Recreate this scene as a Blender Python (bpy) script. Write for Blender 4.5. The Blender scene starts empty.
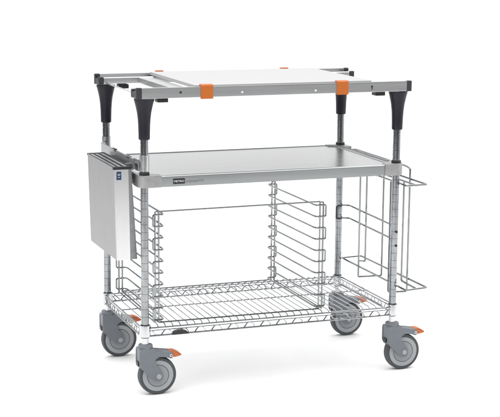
import bpy, bmesh, math
from mathutils import Vector, Matrix
sc = bpy.context.scene
COL = sc.collection
R = math.radians

# ------------------------------------------------------------ camera
YAW, PIT, ROL, F = -0.3592, -0.1816, 0.0091, 1453.8227
fw = Vector((math.sin(-YAW)*math.cos(PIT), math.cos(YAW)*math.cos(PIT), math.sin(PIT)))
rt = fw.cross(Vector((0, 0, 1))).normalized(); up = rt.cross(fw)
r2 = rt*math.cos(ROL)+up*math.sin(ROL); u2 = -rt*math.sin(ROL)+up*math.cos(ROL)
cd = bpy.data.cameras.new('camera'); cam = bpy.data.objects.new('camera', cd); COL.objects.link(cam)
M = Matrix((r2, u2, -fw)).transposed().to_4x4(); M.translation = (-1.2879, -4.387, 1.4594)
cam.matrix_world = M
cd.sensor_width = 36; cd.lens = F/500*36; cd.shift_y = -0.001
cd.clip_start = .05; cd.clip_end = 400
sc.camera = cam

# ------------------------------------------------------------ studio light
sc.view_settings.view_transform = 'Standard'; sc.view_settings.look = 'None'
sc.view_settings.exposure = 0; sc.view_settings.gamma = 1
w = bpy.data.worlds.new('World'); sc.world = w; w.use_nodes = True
nt = w.node_tree; nt.nodes.clear()
def N(nt, t, **k):
    n = nt.nodes.new(t)
    for a, b in k.items(): setattr(n, a, b)
    return n
tc = N(nt, 'ShaderNodeTexCoord'); sx = N(nt, 'ShaderNodeSeparateXYZ'); nt.links.new(tc.outputs['Generated'], sx.inputs[0])
# a white studio: bright overhead and behind the cart, dim on the photographer's side
ry = N(nt, 'ShaderNodeMapRange', interpolation_type='SMOOTHSTEP'); nt.links.new(sx.outputs[1], ry.inputs[0])
ry.inputs[1].default_value = -.75; ry.inputs[2].default_value = .35; ry.inputs[3].default_value = .16; ry.inputs[4].default_value = .95
rz = N(nt, 'ShaderNodeMapRange', interpolation_type='SMOOTHSTEP'); nt.links.new(sx.outputs[2], rz.inputs[0])
rz.inputs[1].default_value = .35; rz.inputs[2].default_value = .8; rz.inputs[3].default_value = 0; rz.inputs[4].default_value = .85
ad = N(nt, 'ShaderNodeMath', operation='ADD'); nt.links.new(ry.outputs[0], ad.inputs[0]); nt.links.new(rz.outputs[0], ad.inputs[1])
bg = N(nt, 'ShaderNodeBackground'); bg.inputs[0].default_value = (1, 1, 1, 1); nt.links.new(ad.outputs[0], bg.inputs[1])
ow = N(nt, 'ShaderNodeOutputWorld'); nt.links.new(bg.outputs[0], ow.inputs[0])
def area(name, loc, tgt, sx_, sy_, e):
    l = bpy.data.lights.new(name, 'AREA'); l.shape = 'RECTANGLE'; l.size = sx_; l.size_y = sy_; l.energy = e
    o = bpy.data.objects.new(name, l); COL.objects.link(o); o.location = loc
    o.rotation_euler = (Vector(tgt)-Vector(loc)).to_track_quat('-Z', 'Y').to_euler()
area('softbox_lamp', (-3.6, -2.2, 2.2), (.3, .2, .5), .8, 2.2, 22)
area('softbox_lamp', (3.6, -1.6, 2.0), (.5, .2, .5), .6, 2.2, 12)
area('overhead_ground_fill', (.4, -.4, 4.6), (.4, .1, 0), 8, 7, 290)  # unseen fill lamp, added to wash the ground white and lift its shadows

# ------------------------------------------------------------ materials
def mat(name, col, rough=.5, metal=0, coat=0, brushed=None, bump=0, spec=.5, vary=0):
    m = bpy.data.materials.new(name); m.use_nodes = True; t = m.node_tree; p = t.nodes['Principled BSDF']
    p.inputs['Base Color'].default_value = (*col, 1); p.inputs['Roughness'].default_value = rough
    p.inputs['Metallic'].default_value = metal; p.inputs['Coat Weight'].default_value = coat
    p.inputs['Specular IOR Level'].default_value = spec
    tcn = N(t, 'ShaderNodeTexCoord'); mp = N(t, 'ShaderNodeMapping'); t.links.new(tcn.outputs['Object'], mp.inputs[0])
    mp.inputs['Scale'].default_value = brushed or (1, 1, 1)
    nz = N(t, 'ShaderNodeTexNoise'); t.links.new(mp.outputs[0], nz.inputs[0])
    nz.inputs['Scale'].default_value = 60; nz.inputs['Detail'].default_value = 4
    mr = N(t, 'ShaderNodeMapRange'); t.links.new(nz.outputs[0], mr.inputs[0])
    mr.inputs[1].default_value = .3; mr.inputs[2].default_value = .7
    k = .07 if brushed else .15
    mr.inputs[3].default_value = rough*(1-k); mr.inputs[4].default_value = rough*(1+k)
    t.links.new(mr.outputs[0], p.inputs['Roughness'])
    if vary:
        mc = N(t, 'ShaderNodeMapRange'); t.links.new(nz.outputs[0], mc.inputs[0])
        mc.inputs[1].default_value = .3; mc.inputs[2].default_value = .7
        mc.inputs[3].default_value = 1-vary; mc.inputs[4].default_value = 1+vary
        vm = N(t, 'ShaderNodeVectorMath', operation='SCALE'); vm.inputs[0].default_value = col
        t.links.new(mc.outputs[0], vm.inputs['Scale']); t.links.new(vm.outputs[0], p.inputs['Base Color'])
    if bump:
        b = N(t, 'ShaderNodeBump'); b.inputs['Strength'].default_value = bump; b.inputs['Distance'].default_value = .001
        t.links.new(nz.outputs[0], b.inputs['Height']); t.links.new(b.outputs[0], p.inputs['Normal'])
    return m
m_floor = mat('white_floor', (.9, .9, .9), .7, spec=.1)
m_dark_floor = mat('added_dark_floor', (.07, .07, .075), .6)
m_chrome = mat('chrome', (.56, .57, .58), .2, 1, vary=.06)
m_post = mat('chromed_post', (.27, .28, .29), .15, 1, brushed=(1, 1, .25), vary=.28, bump=.1)
m_wire = mat('zinc_wire', (.29, .30, .305), .22, 1, vary=.08)
m_shelf = mat('bright_chromed_wire', (.42, .43, .44), .18, 1, vary=.08)
m_deck = mat('brushed_stainless', (.62, .625, .625), .27, 1, brushed=(.02, .5, 1), vary=.006)
m_gal = mat('galvanised_edge', (.43, .445, .45), .4, 1, brushed=(.04, 1, 1), vary=.05)
m_cast = mat('cast_zinc', (.40, .40, .405), .45, 1, bump=.25, vary=.08)
m_alu = mat('anodised_aluminium', (.64, .645, .65), .33, 1, brushed=(.03, 1, 1), vary=.06)
m_bin = mat('satin_steel_shade', (.27, .27, .275), .38, 1, brushed=(3, 3, .15))  # bin sides: base colour darkened to carry their shade
m_bin_front = mat('polished_steel_highlight', (.66, .66, .665), .26, 1, brushed=(1, 1, .05), vary=.01)  # bin front: base colour lightened to carry its highlight
m_navy = mat('navy_plastic', (.006, .0065, .014), .40, bump=.15, spec=.35)
m_cap = mat('dark_grey_plastic', (.030, .031, .035), .5)
m_black = mat('black_plastic', (.014, .014, .016), .45)
m_orange = mat('orange_plastic', (.50, .125, .015), .42)
m_redorange = mat('orange_pedal_plastic', (.50, .125, .03), .4)
m_fork = mat('grey_moulded_plastic', (.155, .17, .19), .5, bump=.15, vary=.06)
m_tyre = mat('dark_grey_rubber', (.062, .068, .074), .62, bump=.2, vary=.12)
m_rim = mat('light_grey_plastic', (.33, .345, .36), .5)
m_core = mat('mid_grey_plastic', (.27, .285, .30), .5)
m_board = mat('white_board_plastic', (.40, .40, .405), .65, spec=.2)
m_blue = mat('blue_badge', (.012, .035, .10), .4)
m_ink = mat('white_ink', (.75, .78, .8), .6)
m_greyink = mat('grey_ink', (.16, .16, .16), .7)

# ------------------------------------------------------------ helpers
def link(name, me, m, parent=None, smooth=True):
    me.materials.append(m)
    o = bpy.data.objects.new(name, me); COL.objects.link(o)
    if parent: o.parent = parent
    if smooth:
        me.polygons.foreach_set('use_smooth', [True]*len(me.polygons))
        me.set_sharp_from_angle(angle=R(35))
        if len(me.polygons) < 900:
            wn = o.modifiers.new('weighted_normal', 'WEIGHTED_NORMAL'); wn.keep_sharp = True
    return o
def obj(name, bm, m, parent=None, smooth=True):
    bmesh.ops.recalc_face_normals(bm, faces=bm.faces)
    me = bpy.data.meshes.new(name); bm.to_mesh(me); bm.free()
    return link(name, me, m, parent, smooth)
def empty(name, loc, label, cat, group=None):
    o = bpy.data.objects.new(name, None); COL.objects.link(o); o.location = loc
    o.empty_display_size = .05
    o['label'] = label; o['category'] = cat
    if group: o['group'] = group
    return o
def box(bm, a, b, bev=0, seg=2):
    r = bmesh.ops.create_cube(bm, size=1)
    vs = r['verts']
    for v in vs:
        v.co = Vector([(a[i]+b[i])/2+v.co[i]*(b[i]-a[i]) for i in range(3)])
    if bev:
        es = list({e for v in vs for e in v.link_edges})
        bmesh.ops.bevel(bm, geom=es, offset=bev, segments=seg, profile=.5, affect='EDGES')
def lathe(bm, prof, c=(0, 0, 0), ax='z', seg=32, sc2=None):
    # prof: (radius, height); closed at both ends when radius is 0
    rings = []
    for i, (r, h) in enumerate(prof):
        ring = []
        for k in range(seg):
            a = 2*math.pi*k/seg; x, y = r*math.cos(a), r*math.sin(a)
            if sc2: x *= sc2[i][0]; y *= sc2[i][1]
            p = (x, y, h) if ax == 'z' else ((x, h, y) if ax == 'y' else (h, x, y))
            ring.append(bm.verts.new(Vector(c)+Vector(p)))
        rings.append(ring)
    for i in range(len(rings)-1):
        for k in range(seg):
            bm.faces.new((rings[i][k], rings[i][(k+1) % seg], rings[i+1][(k+1) % seg], rings[i+1][k]))
    bm.faces.new(rings[0][::-1]); bm.faces.new(rings[-1])
def prism(bm, pts, lo, hi, ax='y', bev=0):
    # polygon in the plane across ax, extruded lo..hi
    def P(p, h): return {'y': (p[0], h, p[1]), 'x': (h, p[0], p[1]), 'z': (p[0], p[1], h)}[ax]
    A = [bm.verts.new(P(p, lo)) for p in pts]; B = [bm.verts.new(P(p, hi)) for p in pts]
    n = len(pts); fs = [bm.faces.new(A), bm.faces.new(B[::-1])]
    for i in range(n): fs.append(bm.faces.new((A[i], A[(i+1) % n], B[(i+1) % n], B[i])))
    if bev:
        es = list({e for f in fs[:2] for e in f.edges})
        bmesh.ops.bevel(bm, geom=es, offset=bev, segments=2, profile=.5, affect='EDGES')
def rounded(pts, r, n=5, closed=False):
    # round the corners of a polyline
    pts = [Vector(p) for p in pts]; out = []; m = len(pts)
    for i, p in enumerate(pts):
        if not closed and i in (0, m-1): out.append(p); continue
        a = pts[i-1]; b = pts[(i+1) % m]
        da, db = (a-p), (b-p); rr = min(r, da.length*.49, db.length*.49)
        A = p+da.normalized()*rr; B = p+db.normalized()*rr
        for k in range(n+1):
            t = k/n; out.append(A*(1-t)**2+p*2*t*(1-t)+B*t*t)
    return out
def tube(bm, pts, r, seg=8, closed=False):
    pts = [Vector(p) for p in pts]; n = len(pts); rings = []
    prev = None
    for i, p in enumerate(pts):
        if closed: t = (pts[(i+1) % n]-pts[i-1]).normalized()
        elif i == 0: t = (pts[1]-p).normalized()
        elif i == n-1: t = (p-pts[-2]).normalized()
        else: t = ((pts[i+1]-p).normalized()+(p-pts[i-1]).normalized()).normalized()
        if prev is None:
            u = t.cross(Vector((0, 0, 1)))
            if u.length < .1: u = t.cross(Vector((1, 0, 0)))
            u.normalize()
        else:
            u = (prev-t*prev.dot(t)).normalized()
        prev = u; v = t.cross(u)
        rings.append([bm.verts.new(p+(u*math.cos(2*math.pi*k/seg)+v*math.sin(2*math.pi*k/seg))*r) for k in range(seg)])
    last = n if closed else n-1
    for i in range(last):
        a, b = rings[i], rings[(i+1) % n]
        off = 0
        if closed and i == n-1:
            off = min(range(seg), key=lambda s: (a[0].co-b[s].co).length)
        for k in range(seg):
            bm.faces.new((a[k], a[(k+1) % seg], b[(k+1+off) % seg], b[(k+off) % seg]))
    if not closed: bm.faces.new(rings[0][::-1]); bm.faces.new(rings[-1])
def text(name, s, size, loc, rot, m, parent, width=None):
    cu = bpy.data.curves.new(name, 'FONT'); cu.body = s; cu.size = size; cu.extrude = .00015
    to = bpy.data.objects.new(name, cu); COL.objects.link(to)
    bpy.context.view_layer.update()
    me = bpy.data.meshes.new_from_object(to.evaluated_get(bpy.context.evaluated_depsgraph_get()))
    bpy.data.objects.remove(to)
    if width:
        xs = [v.co.x for v in me.vertices]; k = width/(max(xs)-min(xs)); x0 = min(xs)
        for v in me.vertices: v.co.x = (v.co.x-x0)*k
    me.materials.clear()
    o = link(name, me, m, parent, False); o.location = loc; o.rotation_euler = rot
    return o
def copy_tree(o, parent, loc):
    c = o.copy(); COL.objects.link(c); c.parent = parent; c.location = loc
    for ch in list(o.children):
        d = ch.copy(); COL.objects.link(d); d.parent = c
    return c

L, D = .8866, .4654
Z1, Z2, Z3, Z4, Z5 = .2335, .7237, .839, .9697, 1.0046
POSTS = [(0, 0), (L, 0), (0, D), (L, D)]

# ------------------------------------------------------------ setting
def sheet(name, x0, x1, y0, y1, z, m, lab):
    bm = bmesh.new()
    bm.faces.new([bm.verts.new(p) for p in ((x0, y0, z), (x1, y0, z), (x1, y1, z), (x0, y1, z))])
    f = obj(name, bm, m, smooth=False); f['kind'] = 'structure'; f['label'] = lab
sheet('floor', -120, 120, -120, 120, -.004, m_dark_floor, 'dark floor added out of view to dim reflections in the metal')  # unseen dark sheet, added so the metals mirror less white
sheet('white_ground', -3.6, 120, -3.8, 120, 0, m_floor, 'seamless white ground the cart stands on')

# ------------------------------------------------------------ the cart
cart = empty('prep_cart', (0, 0, 0), 'tall chromed wire prep cart with steel deck, navy legs and grey swivel casters', 'cart')

# posts
def post_mesh():
    bm = bmesh.new(); prof = [(.0002, .236-.006), (.0127, .236-.006)]
    z = .236
    while z < .85:
        prof += [(.0127, z), (.0112, z+.0006), (.0112, z+.0018), (.0127, z+.0024)]
        z += .0254
    prof += [(.0127, .87), (.0002, .87)]
    lathe(bm, prof, seg=28)
    return bm
p0 = obj('post', post_mesh(), m_post, cart)
# casters
def caster():
    bm = bmesh.new()
    hx, hz = .0396, .0635
    side = [(-.0235, .158), (-.025, .150), (-.0255, .104), (-.020, .094), (-.006, .080), (.012, .062), (.024, .050),
            (.034, .0465), (.045, .047), (.053, .054), (.055, .064), (.052, .075), (.041, .088), (.031, .100), (.0255, .111),
            (.026, .119), (.032, .127), (.042, .1305), (.055, .1295), (.068, .125), (.078, .121), (.086, .121), (.0865, .141),
            (.060, .1445), (.030, .1475), (.0265, .150), (.026, .158)]
    prism(bm, side[::-1], -.0245, -.0185, 'y', .0016)
    prism(bm, side[::-1], .0185, .0245, 'y', .0016)
    arc = []
    for k in range(13):
        a = R(30+ k*(165-30)/12); arc.append((hx+.069*math.cos(a), hz+.069*math.sin(a)))
    core = [(-.024, .158), (.026, .158), (.0265, .149), (.060, .1440), (.085, .1405), (.0865, .124)] 
    arc = [p for p in arc if p[0] < .084]
    core += [(.085, .1235)]+[p for p in arc if p[1] > .085]
    core = [(-.024, .158)]+[(p) for p in reversed(core[1:])]
    prism(bm, core, -.0186, .0186, 'y')
    lathe(bm, [(.0002, .150), (.0232, .150), (.0240, .152), (.0240, .1665), (.0225, .1695), (.0165, .1705), (.0002, .1705)], c=(.001, 0, 0), seg=36)
    c = obj('caster', bm, m_fork, cart)
    bm = bmesh.new(); lathe(bm, [(.0002, .1705), (.0118, .1705), (.0118, .1965), (.0002, .1965)], seg=28)
    obj('stem', bm, m_chrome, c)
    bm = bmesh.new()   # tyre with rounded tread
    lathe(bm, [(.0515, -.0125), (.0560, -.0150), (.0600, -.0148), (.0628, -.0105), (.0635, -.004), (.0635, .004), (.0628, .0105), (.0600, .0148), (.0560, .0150), (.0515, .0125)], c=(hx, 0, hz), ax='y', seg=64)
    obj('tyre', bm, m_tyre, c)
    bm = bmesh.new()
    lathe(bm, [(.0365, -.0125), (.0375, -.0150), (.0505, -.0158), (.0522, -.0140), (.0522, .0140), (.0505, .0158), (.0375, .0150), (.0365, .0125)], c=(hx, 0, hz), ax='y', seg=64)
    obj('rim', bm, m_rim, c)
    bm = bmesh.new()
    lathe(bm, [(.0002, -.0160), (.020, -.0160), (.024, -.0146), (.0345, -.0146), (.0358, -.0130), (.0358, .0130), (.0345, .0146), (.024, .0146), (.020, .0160), (.0002, .0160)], c=(hx, 0, hz), ax='y', seg=48)
    obj('wheel_disc', bm, m_core, c)
    bm = bmesh.new()
    lathe(bm, [(.0002, -.0275), (.0075, -.0272), (.0085, -.0262), (.0085, .0262), (.0075, .0272), (.0002, .0275)], c=(hx, 0, hz), ax='y', seg=24)
    obj('axle_cap', bm, m_rim, c)
    bm = bmesh.new()   # brake pedal
    ped = [(.079, .142), (.090, .1445), (.100, .142), (.112, .136), (.1195, .1295), (.1195, .1265), (.110, .1245), (.095, .1225), (.083, .1225)]
    prism(bm, ped[::-1], -.0165, .0165, 'y', .003)
    obj('brake_pedal', bm, m_redorange, c)
    bm = bmesh.new(); lathe(bm, [(.0002, -.0262), (.0048, -.0258), (.0055, -.0245), (.0055, -.016), (.0002, -.016)], c=(.0805, 0, .131), ax='y', seg=18)
    obj('pivot_bolt', bm, m_chrome, c)
    bm = bmesh.new(); lathe(bm, [(.0002, -.027), (.0022, -.027), (.0022, -.0255), (.0002, -.0255)], c=(.0805, 0, .131), ax='y', seg=12)
    obj('bolt_socket', bm, m_black, c)
    bm = bmesh.new(); box(bm, (-.0275, -.012, .100), (-.0235, .012, .114), .001)
    obj('swivel_lock', bm, m_black, c)
    return c
c0 = caster()
# legs (plastic brackets carrying the top rails)
def leg_mesh():
    bm = bmesh.new()
    zs = [(.0002, .0002, Z3), (.0165, .0165, Z3), (.0182, .0182, Z3+.003), (.0185, .0185, .862), (.0192, .0192, .885), (.0205, .0205, .905),
          (.0230, .0225, .925), (.0265, .0250, .942), (.0300, .0275, .956), (.0322, .0295, .963), (.0328, .0300, .9682), (.0002, .0002, .9682)]
    lathe(bm, [(1, z) for _, _, z in zs], seg=36, sc2=[(a, b) for a, b, _ in zs])
    return bm
l0 = obj('leg_bracket', leg_mesh(), m_navy, cart)
# black seat ring where each post meets the deck
bm = bmesh.new(); lathe(bm, [(.0129, .726), (.0165, .726), (.0165, .7335), (.0145, .735), (.0129, .735)], seg=28)
s0 = obj('split_sleeve', bm, m_black, cart)
for i, (x, y) in enumerate(POSTS[1:]):
    for o in (p0, l0, s0): copy_tree(o, cart, (x, y, 0))
    copy_tree(c0, cart, (x, y, 0))

# lower wire shelf
bm = bmesh.new()
e = .012; x0, x1, y0, y1 = -e, L+e, -e, D+e
n = 35
for i in range(n):
    x = .016+(L-.032)*i/(n-1)
    pts = [(x, y0+.001, .2215), (x, y0+.003, .2285), (x, y0+.012, .2325), (x, y1-.012, .2325), (x, y1-.003, .2285), (x, y1-.001, .2215)]
    tube(bm, pts, .0020, 6)
def truss(a, b, zt, zb, per=.050, double=True):
    a = Vector(a); b = Vector(b); d = b-a; ln = d.length; d.normalize()
    i0, i1 = .014, ln-.014
    tube(bm, [a+d*i0+Vector((0, 0, zt)), a+d*i1+Vector((0, 0, zt))], .0030, 8)
    if double: tube(bm, [a+d*i0+Vector((0, 0, zt-.0085)), a+d*i1+Vector((0, 0, zt-.0085))], .0018, 8)
    tube(bm, [a+d*i0+Vector((0, 0, zb)), a+d*i1+Vector((0, 0, zb))], .0034, 8)
    k = max(2, round((i1-i0)/per)); pts = []
    for j in range(k*12+1):
        t = j/12; ph = math.cos(2*math.pi*t)
        ph = max(-1, min(1, ph*1.35))
        pts.append(a+d*(i0+(i1-i0)*t/k)+Vector((0, 0, (zt-.0085+zb)/2+ph*((zt-.0085-zb)/2))))
    tube(bm, pts, .0024, 6)
truss((0, y0, 0), (L, y0, 0), .2250, .1985, .056)
truss((0, y1, 0), (L, y1, 0), .2250, .1985, .056)
truss((x0, 0, 0), (x0, D, 0), .2265, .1975, .056)
truss((x1, 0, 0), (x1, D, 0), .2265, .1975, .056)
for yy in (D*.5,):
    tube(bm, [(x0, yy, .2285), (x1, yy, .2285)], .0024, 8)
shelf = obj('wire_shelf', bm, m_shelf, cart)
bm = bmesh.new(); lathe(bm, [(.0130, .2335), (.0160, .2335), (.0170, .2320), (.0192, .2000), (.0192, .1960), (.0130, .1960)], seg=32)
k0 = obj('shelf_collar', bm, m_chrome, shelf)
bm = bmesh.new(); lathe(bm, [(.0128, .1925), (.0150, .1925), (.0150, .1962), (.0128, .1962)], seg=28)
k1 = obj('collar_ring', bm, m_black, shelf)
bm = bmesh.new(); lathe(bm, [(.0128, .2337), (.0150, .2337), (.0142, .2358), (.0128, .2358)], seg=28)
k2 = obj('collar_ring', bm, m_black, shelf)
for x, y in POSTS[1:]:
    copy_tree(k0, shelf, (x, y, 0)); copy_tree(k1, shelf, (x, y, 0)); copy_tree(k2, shelf, (x, y, 0))
bm = bmesh.new()   # half-round rubber foot gripping the lower front wire
prism(bm, [(.1155+.0285*math.cos(R(180*k/16)), .1980+.0135*math.sin(R(180*k/16))) for k in range(17)][::-1], -.020, -.002, 'y', .0015)
obj('support_foot', bm, m_black, shelf)

# deck
bm = bmesh.new()
dx0, dx1, dy0, dy1 = -.018, .874, -.020, D+.026
zt, zb = .7237, .6868
prof = [(0, zb), (0, zt-.006), (.0015, zt-.0025), (.004, zt-.0005), (.008, zt), (.0115, zt-.001), (.0115, zt-.006), (.004, zt-.012), (.004, zb+.002), (.014, zb+.002), (.014, zb)]
bm.free(); bm = bmesh.new()
a, b, c_, d_ = dx0+.0105, dx1-.0105, dy0+.0105, dy1-.0105
box(bm, (a, c_, zt-.0075), (b, d_, zt-.0030))
deck = obj('deck', bm, m_deck, cart, False)
def edge(p0, p1, inn):   # rolled edge extruded from p0 to p1, profile offset along inn
    bm = bmesh.new()
    A = [bm.verts.new((p0[0]+inn[0]*o, p0[1]+inn[1]*o, z)) for o, z in prof]
    B = [bm.verts.new((p1[0]+inn[0]*o, p1[1]+inn[1]*o, z)) for o, z in prof]
    n = len(prof)
    bm.faces.new(A); bm.faces.new(B[::-1])
    for i in range(n): bm.faces.new((A[i], A[(i+1) % n], B[(i+1) % n], B[i]))
    obj('deck_edge', bm, m_gal, deck)
edge((.03, dy0), (L-.03, dy0), (0, 1)); edge((.03, dy1), (L-.03, dy1), (0, -1))
edge((dx0, .03), (dx0, D-.03), (1, 0)); edge((dx1, .03), (dx1, D-.03), (-1, 0))
bm = bmesh.new()
tube(bm, rounded([(.8780, .060, .7245), (.8940, .060, .7245), (.8940, .345, .7245), (.8780, .345, .7245)], .006, 5, True), .0026, 8, True)
for yy in (.072, .333): tube(bm, [(.894, yy, .7245), (.894, yy, .690), (dx1+.001, yy, .690)], .0022, 8)
obj('edge_loop', bm, m_wire, deck)
def corner(sx_, sy_, cx, cy):
    bm = bmesh.new(); o = -.0225; i = .0505; r = .026
    pts = [(i, o), (i, .004), (.030, .012), (.012, .030), (.004, i), (o, i)]
    for k in range(9):
        an = R(180+90*k/8); pts.append((o+r+r*math.cos(an), o+r+r*math.sin(an)))
    pts = [(cx+sx_*p[0], cy+sy_*p[1]) for p in pts]
    prism(bm, pts, .6860, .7256, 'z', .0018)
    return obj('corner_collar', bm, m_cast, deck)
corner(1, 1, 0, 0); corner(-1, 1, L, 0); corner(1, -1, 0, D); corner(-1, -1, L, D)
# maker's plate on the deck edge
bm = bmesh.new(); box(bm, (.0895, -.0212, .6950), (.1285, -.0196, .7125), .0004, 1)
pl = obj('name_plate', bm, m_black, deck, False)
text('plate_lettering', 'METRO', .0088, (.0925, -.0214, .7008), (R(90), 0, 0), m_ink, deck, .033)
text('model_lettering', 'prepmate', .0125, (.1325, -.0203, .6985), (R(90), 0, 0), m_greyink, deck, .040)
text('model_lettering', 'MS', .0125, (.1755, -.0203, .6985), (R(90), 0, 0), m_greyink, deck, .017)

# left hanging bar with clamps
bm = bmesh.new()
barp = [(-.0200, .7345), (-.0235, .7345), (-.0235, .7375), (-.0215, .7385), (-.0215, .7665), (-.0240, .7685), (-.0240, .7715), (-.0185, .7715), (-.0185, .7385), (-.0200, .7375)]
A = [bm.verts.new((p[0], .055, p[1])) for p in barp]; B = [bm.verts.new((p[0], D-.012, p[1])) for p in barp]
bm.faces.new(A); bm.faces.new(B[::-1])
for i in range(len(barp)): bm.faces.new((A[i], A[(i+1) % len(barp)], B[(i+1) % len(barp)], B[i]))
hb = obj('hanging_bar', bm, m_gal, cart, smooth=False)
for yy in (0, D):
    bm = bmesh.new(); lathe(bm, [(.0129, .7385), (.0158, .7385), (.0158, .7900), (.0129, .7900)], c=(0, yy, 0), seg=32)
    s = 1 if yy == 0 else -1
    ya, yb = sorted((yy+s*.010, yy+s*.062))
    obj('clamp', bm, m_chrome, hb)
    bm = bmesh.new(); box(bm, (-.0180, ya, .7370), (-.0130, yb, .7740), .001)
    obj('clamp_plate', bm, m_chrome, hb)
    bm = bmesh.new(); lathe(bm, [(.0002, -.0030), (.004, -.0030), (.0045, -.002), (.0045, 0), (.0002, 0)], c=(-.0180, yy+s*.034, .7560), ax='x', seg=16)
    obj('bolt', bm, m_black, hb)
for yy in (.10, .26):
    bm = bmesh.new(); box(bm, (-.0255, yy, .7660), (-.0170, yy+.016, .7745), .001); obj('rubber_clip', bm, m_black, hb)

# top rails
def rail(yc, s, name):
    bm = bmesh.new(); ax, bx = -.0160, .9042
    def yy(a, b): return sorted((yc+s*a, yc+s*b))
    y_ = yy(-.030, -.018); box(bm, (ax, y_[0], Z4+.0012), (bx, y_[1], Z5), .0012)
    y_ = yy(-.0178, .0218); box(bm, (ax, y_[0], .9755), (bx, y_[1], .9830))
    y_ = yy(.022, .033); box(bm, (ax, y_[0], .9745), (bx, y_[1], .9965), .0035, 3)
    r = obj(name, bm, m_alu, cart)
    for xa, xb in ((-.034, -.0158), (.9040, .9222)):
        bm = bmesh.new()
        # cap: low flat block with two raised ends, outer end chamfered
        y_ = yy(-.0310, -.0165); box(bm, (xa, y_[0], Z4+.0002), (xb, y_[1], Z5+.0010), .0025)
        y_ = yy(-.0170, .0225); box(bm, (xa+.001, y_[0], .9712), (xb-.001, y_[1], .9915), .0015)
        y_ = yy(.0208, .0342); box(bm, (xa, y_[0], .9708), (xb, y_[1], .9982), .0030)
        obj('end_cap', bm, m_cap, r)
    return r
fr = rail(0, 1, 'top_rail'); rr_ = rail(D, -1, 'top_rail')
def screw(x, z, m, r=.0034):
    bm = bmesh.new(); lathe(bm, [(.0002, -.0316), (r*.8, -.0316), (r, -.0308), (r, -.0295), (.0002, -.0295)], c=(x, 0, z), ax='y', seg=20)
    obj('screw', bm, m, fr)
screw(.1111, .9885, m_cap, .0042); screw(.318, .9835, m_ink); screw(.573, .9820, m_ink); screw(.7755, .9895, m_black, .0036)
bm = bmesh.new(); box(bm, (.7742, -.0312, .9790), (.7768, -.0298, .9880)); obj('keyhole', bm, m_black, fr, False)
for yc in (0, D):
    for xa in (.0415, .7990):
        bm = bmesh.new(); s = 1 if yc == 0 else -1
        a, b = sorted((yc-s*.012, yc+s*.022))
        box(bm, (xa, a, .9560), (xa+.0345, b, .9704), .0015)
        obj('rail_stop', bm, m_black, fr if yc == 0 else rr_)
bm = bmesh.new(); tube(bm, [(-.004, .034, .9765), (-.004, D-.034, .9765)], .0028, 8); obj('end_rod', bm, m_alu, cart)
for xa, xb in ((.108, .160), (.725, .777)):
    bm = bmesh.new()
    prism(bm, [(xa, .9760), (xa+.0025, .9760), (xa+.0025, .9905), (xb-.0025, .9905), (xb-.0025, .9760), (xb, .9760), (xb, .9935), (xa, .9935)], .0335, D-.0335, 'y')
    obj('cross_channel', bm, m_alu, cart, False)

# right push rods between the rear and front post
bm = bmesh.new()
for z in (.4990, .4510):
    tube(bm, rounded([(L+.004, D, z), (L+.032, D-.012, z), (L+.034, D-.03, z), (L+.030, .05, z-.006), (L+.012, .012, z-.008)], .010), .0037, 8)
sr = obj('side_rods', bm, m_wire, cart)
for za in (.451,):
    bm = bmesh.new(); tube(bm, rounded([(L+.004, D-.0158, .4990), (L-.0165, D-.0158, .4990), (L-.0165, D-.0158, .4510), (L+.004, D-.0158, .4510)], .006), .0030, 8)
    obj('rod_clamp', bm, m_cap, sr)
for z in (.489, .441):
    bm = bmesh.new(); lathe(bm, [(.0002, -.0185), (.0035, -.018), (.0042, -.0165), (.0042, -.0122), (.0002, -.0122)], c=(L+.001, 0, z), ax='y', seg=16); obj('rod_stud', bm, m_black, sr)

# ------------------------------------------------------------ white board clipped across the top rails
board = empty('work_board', (.46, D/2, Z5), 'thin white work board clipped across the two top rails by orange clips', 'work board')
def rel(o, root): o.location = -root.location; return o
bx0, bx1 = .163, .780
bm = bmesh.new(); box(bm, (bx0, -.017, .9972), (bx1, D+.017, 1.0085), .0015)
rel(obj('board_panel', bm, m_board, board), board)
for x in (.1765, .6470):
    for s, yc in ((1, 0), (-1, D)):
        bm = bmesh.new()
        def yv(a): return yc+s*a
        pts = [(yv(-.0345), .9660), (yv(-.0345), 1.0085), (yv(-.0315), 1.0118), (yv(-.012), 1.0118), (yv(-.012), 1.0088), (yv(-.0175), 1.0088), (yv(-.0305), 1.0052), (yv(-.0305), .9690), (yv(-.022), .9690), (yv(-.022), .9660)]
        if s < 0: pts = pts[::-1]
        if s > 0: prism(bm, pts, x+.002, x+.0425, 'x', .0014)
        else: prism(bm, pts, x+.009, x+.0350, 'x', .0010)
        rel(obj('clip', bm, m_orange, board), board)

# ------------------------------------------------------------ steel bin hung on the left bar
bn = empty('storage_bin', (-.06, .195, .44), 'slim slanted stainless steel bin hung on the left end bar of the cart', 'bin')
ya, yb = .030, .360
TOP = .7485; BOT = .4475
tx0, tx1, bx0_, bx1_ = -.0935, -.0340, -.0850, -.0155
def slab(bm, xa, xb, xc, xd, ya, yb, z0, z1):  # (xa..xb) at top z1, (xc..xd) at bottom z0
    v = [bm.verts.new(p) for p in ((xc, ya, z0), (xd, ya, z0), (xd, yb, z0), (xc, yb, z0), (xa, ya, z1), (xb, ya, z1), (xb, yb, z1), (xa, yb, z1))]
    for f in ((0, 1, 2, 3), (4, 7, 6, 5), (0, 4, 5, 1), (1, 5, 6, 2), (2, 6, 7, 3), (3, 7, 4, 0)): bm.faces.new([v[i] for i in f])
bm = bmesh.new(); t = .0016
slab(bm, tx0, tx0+t, bx0_, bx0_+t, ya+.002, yb, BOT, TOP)                 # outer side
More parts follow.
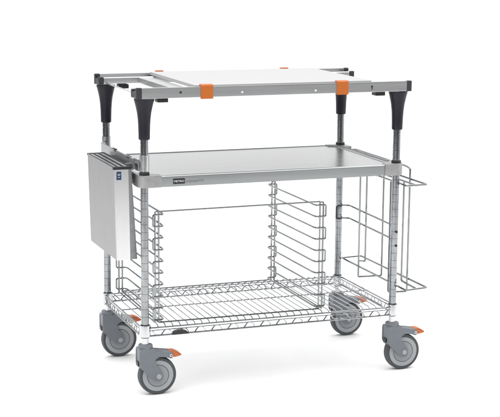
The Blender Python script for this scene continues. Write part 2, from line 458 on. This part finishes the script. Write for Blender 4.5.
slab(bm, tx1-t, tx1, bx1_-t, bx1_, ya+.002, yb, BOT, TOP)                 # inner side
slab(bm, tx0+t, tx1-t, bx0_+t, bx1_-t, yb-t, yb, BOT, TOP)                # rear
slab(bm, bx0_+t, bx1_-t, bx0_+t, bx1_-t, ya+.004, yb-t, BOT, BOT+t)       # bottom
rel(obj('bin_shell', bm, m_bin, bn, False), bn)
bm = bmesh.new()   # bright folded front that stops short of the inner side
slab(bm, tx0+.0002, tx1-.0095, bx0_+.0002, bx0_+.0465, ya, ya+.0035, BOT-.001, TOP-.004)
bmesh.ops.bevel(bm, geom=[e for e in bm.edges if abs((e.verts[0].co-e.verts[1].co).z) > .2], offset=.0015, segments=2, affect='EDGES')
rel(obj('front_panel', bm, m_bin_front, bn), bn)
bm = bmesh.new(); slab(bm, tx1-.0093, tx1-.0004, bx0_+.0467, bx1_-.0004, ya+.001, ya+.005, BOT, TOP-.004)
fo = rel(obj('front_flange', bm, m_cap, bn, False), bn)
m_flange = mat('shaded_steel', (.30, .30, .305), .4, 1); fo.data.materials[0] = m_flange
bm = bmesh.new()   # black rim
slab(bm, tx0-.0006, tx1+.0006, tx0-.0006, tx1+.0006, ya-.0012, ya+.011, TOP-.0070, TOP+.0018)
for xa in (tx0+.0004, tx0+.0175, tx0+.0355, tx1-.0050):
    slab(bm, xa, xa+.0046, xa, xa+.0046, ya+.0112, yb+.001, TOP-.006, TOP+.0016)
slab(bm, tx0-.0006, tx1+.0006, tx0-.0006, tx1+.0006, yb+.0012, yb+.004, TOP-.006, TOP+.0014)
rel(obj('bin_rim', bm, m_black, bn, False), bn)
for xa in (tx0+.0062, tx0+.0233, tx0+.0413):
    bm = bmesh.new()
    wd = .0102 if xa < tx0+.04 else .0120
    slab(bm, xa, xa+wd, xa+.008, xa+wd+.008, ya+.012, yb-.002, BOT+.004, TOP-.0008)
    rel(obj('stored_panel', bm, m_gal, bn, False), bn)
for yy in (.09, .29):
    bm = bmesh.new()
    box(bm, (tx1-.002, yy, TOP-.001), (-.0165, yy+.018, TOP+.0015)); box(bm, (-.0180, yy, TOP-.001), (-.0163, yy+.018, .7735)); box(bm, (-.0270, yy, .7720), (-.0163, yy+.018, .7738))
    rel(obj('hook', bm, m_gal, bn, False), bn)
bm = bmesh.new(); box(bm, (-.0832, ya-.0012, .7085), (-.0675, ya+.0002, .7350), .0004, 1)
bd = rel(obj('badge', bm, m_blue, bn), bn)
for i, (za, x_a, x_b) in enumerate(((.7262, -.0805, -.0705), (.7225, -.0795, -.0715), (.7160, -.0790, -.0720))):
    bm = bmesh.new(); box(bm, (x_a, ya-.0016, za), (x_b, ya-.0010, za+.0012))
    o = obj('badge_mark', bm, m_ink, bd, False)

# ------------------------------------------------------------ tray slide rack on the wire shelf
rk = empty('tray_slide_rack', (.32, .22, Z1), 'open wire tray rack with angled slide wires standing on the lower shelf', 'tray rack')
zb_, zt_ = .2375, .6035
yf, yr = .006, D-.018
def slide(xc, s):
    # uprights at xc; slide wires lie inboard (towards s)
    bm = bmesh.new()
    for y in (yf, yr):
        for dx in (0, .0120):
            tube(bm, [(xc-s*dx, y, zb_), (xc-s*dx, y, zt_)], .0034, 8)
        tube(bm, [(xc, y, zt_), (xc-s*.0120, y, zt_)], .0025, 8)
    tube(bm, [(xc, yf, zb_), (xc, yr, zb_)], .0030, 8); tube(bm, [(xc-s*.012, yf, zb_), (xc-s*.012, yr, zb_)], .0025, 8)
    f = rel(obj('slide_frame', bm, m_wire, rk), rk)
    n = 10; top = .594; sp = .0385
    for k in range(0, n, 2):
        za, zb2 = top-k*sp, top-(k+1)*sp
        bm = bmesh.new(); o_ = xc-s*.0200; i_ = xc+s*.0170; yy0, yy1 = yf-.004, yr+.004; j = .020
        if k == 8: zb2 = max(zb2, zb_+.006)
        # the pair of wires and the loops that join them at front and rear form one closed wire
        pts = [(i_, yy0+j, za), (xc+s*.012, yy0, za), (o_, yy0, za), (o_, yy0, zb2), (xc+s*.012, yy0, zb2), (i_, yy0+j, zb2),
               (i_, yy1-j, zb2), (xc+s*.012, yy1, zb2), (o_, yy1, zb2), (o_, yy1, za), (xc+s*.012, yy1, za), (i_, yy1-j, za)]
        tube(bm, rounded(pts, .006, 4, True), .0032, 8, True)
        obj('slide_wire', bm, m_wire, f)
slide(.049, 1)
slide(.6120, -1)
bm = bmesh.new(); tube(bm, [(.049, yf, zt_), (.6120, yf, zt_+.002)], .0028, 8); rel(obj('cross_bar', bm, m_wire, rk), rk)
bm = bmesh.new(); tube(bm, [(.049, yf-.004, zb_+.001), (.6120, yf-.004, zb_+.001)], .0028, 8); rel(obj('cross_bar', bm, m_wire, rk), rk)
bm = bmesh.new(); tube(bm, [(.049, yr+.004, zb_+.001), (.6120, yr+.004, zb_+.001)], .0028, 8); rel(obj('cross_bar', bm, m_wire, rk), rk)

# ------------------------------------------------------------ wire basket rack hung on the right end
hr = empty('hanging_wire_rack', (.95, .2, .29), 'tall narrow wire rack with dividers hung outside the right end of the cart', 'wire rack')
xi, xo = L+.020, .985
def T(name, pts, r=.0037, rad=.008, closed=False):
    bm = bmesh.new(); tube(bm, rounded(pts, rad, 5, closed), r, 8, closed); return rel(obj(name, bm, m_wire, hr), hr)
T('rim_wire', [(xi, -.045, .652), (xo, -.040, .652), (xo, .46, .652), (xi, .46, .652)], closed=True)
T('base_wire', [(xi, -.062, .294), (xo, -.062, .298), (xo, .475, .298), (xi, .475, .296)], closed=True)
T('divider_wire', [(xi, .325, .648), (xi, .325, .2560), (1.000, .325, .2540), (1.000, .325, .2700), (1.000, .325, .655), (xo-.002, .325, .655)], rad=.005)
T('divider_wire', [(xi, .0764, .648), (xi, .0764, .2565), (.9795, .0764, .2530), (.9795, .0764, .690), (.9795, .110, .694), (.9795, .535, .692), (.955, .535, .692), (.955, .150, .699), (.930, .125, .706), (L+.012, .125, .716)], rad=.008)
T('divider_wire', [(.945, -.052, .297), (.945, .052, .3000), (.945, .052, .651)], rad=.005)
T('divider_wire', [(.945, .352, .651), (.945, .352, .3060), (.945, .40, .297)], rad=.005)
T('divider_wire', [(.945, -.042, .651), (.945, .46, .651)])
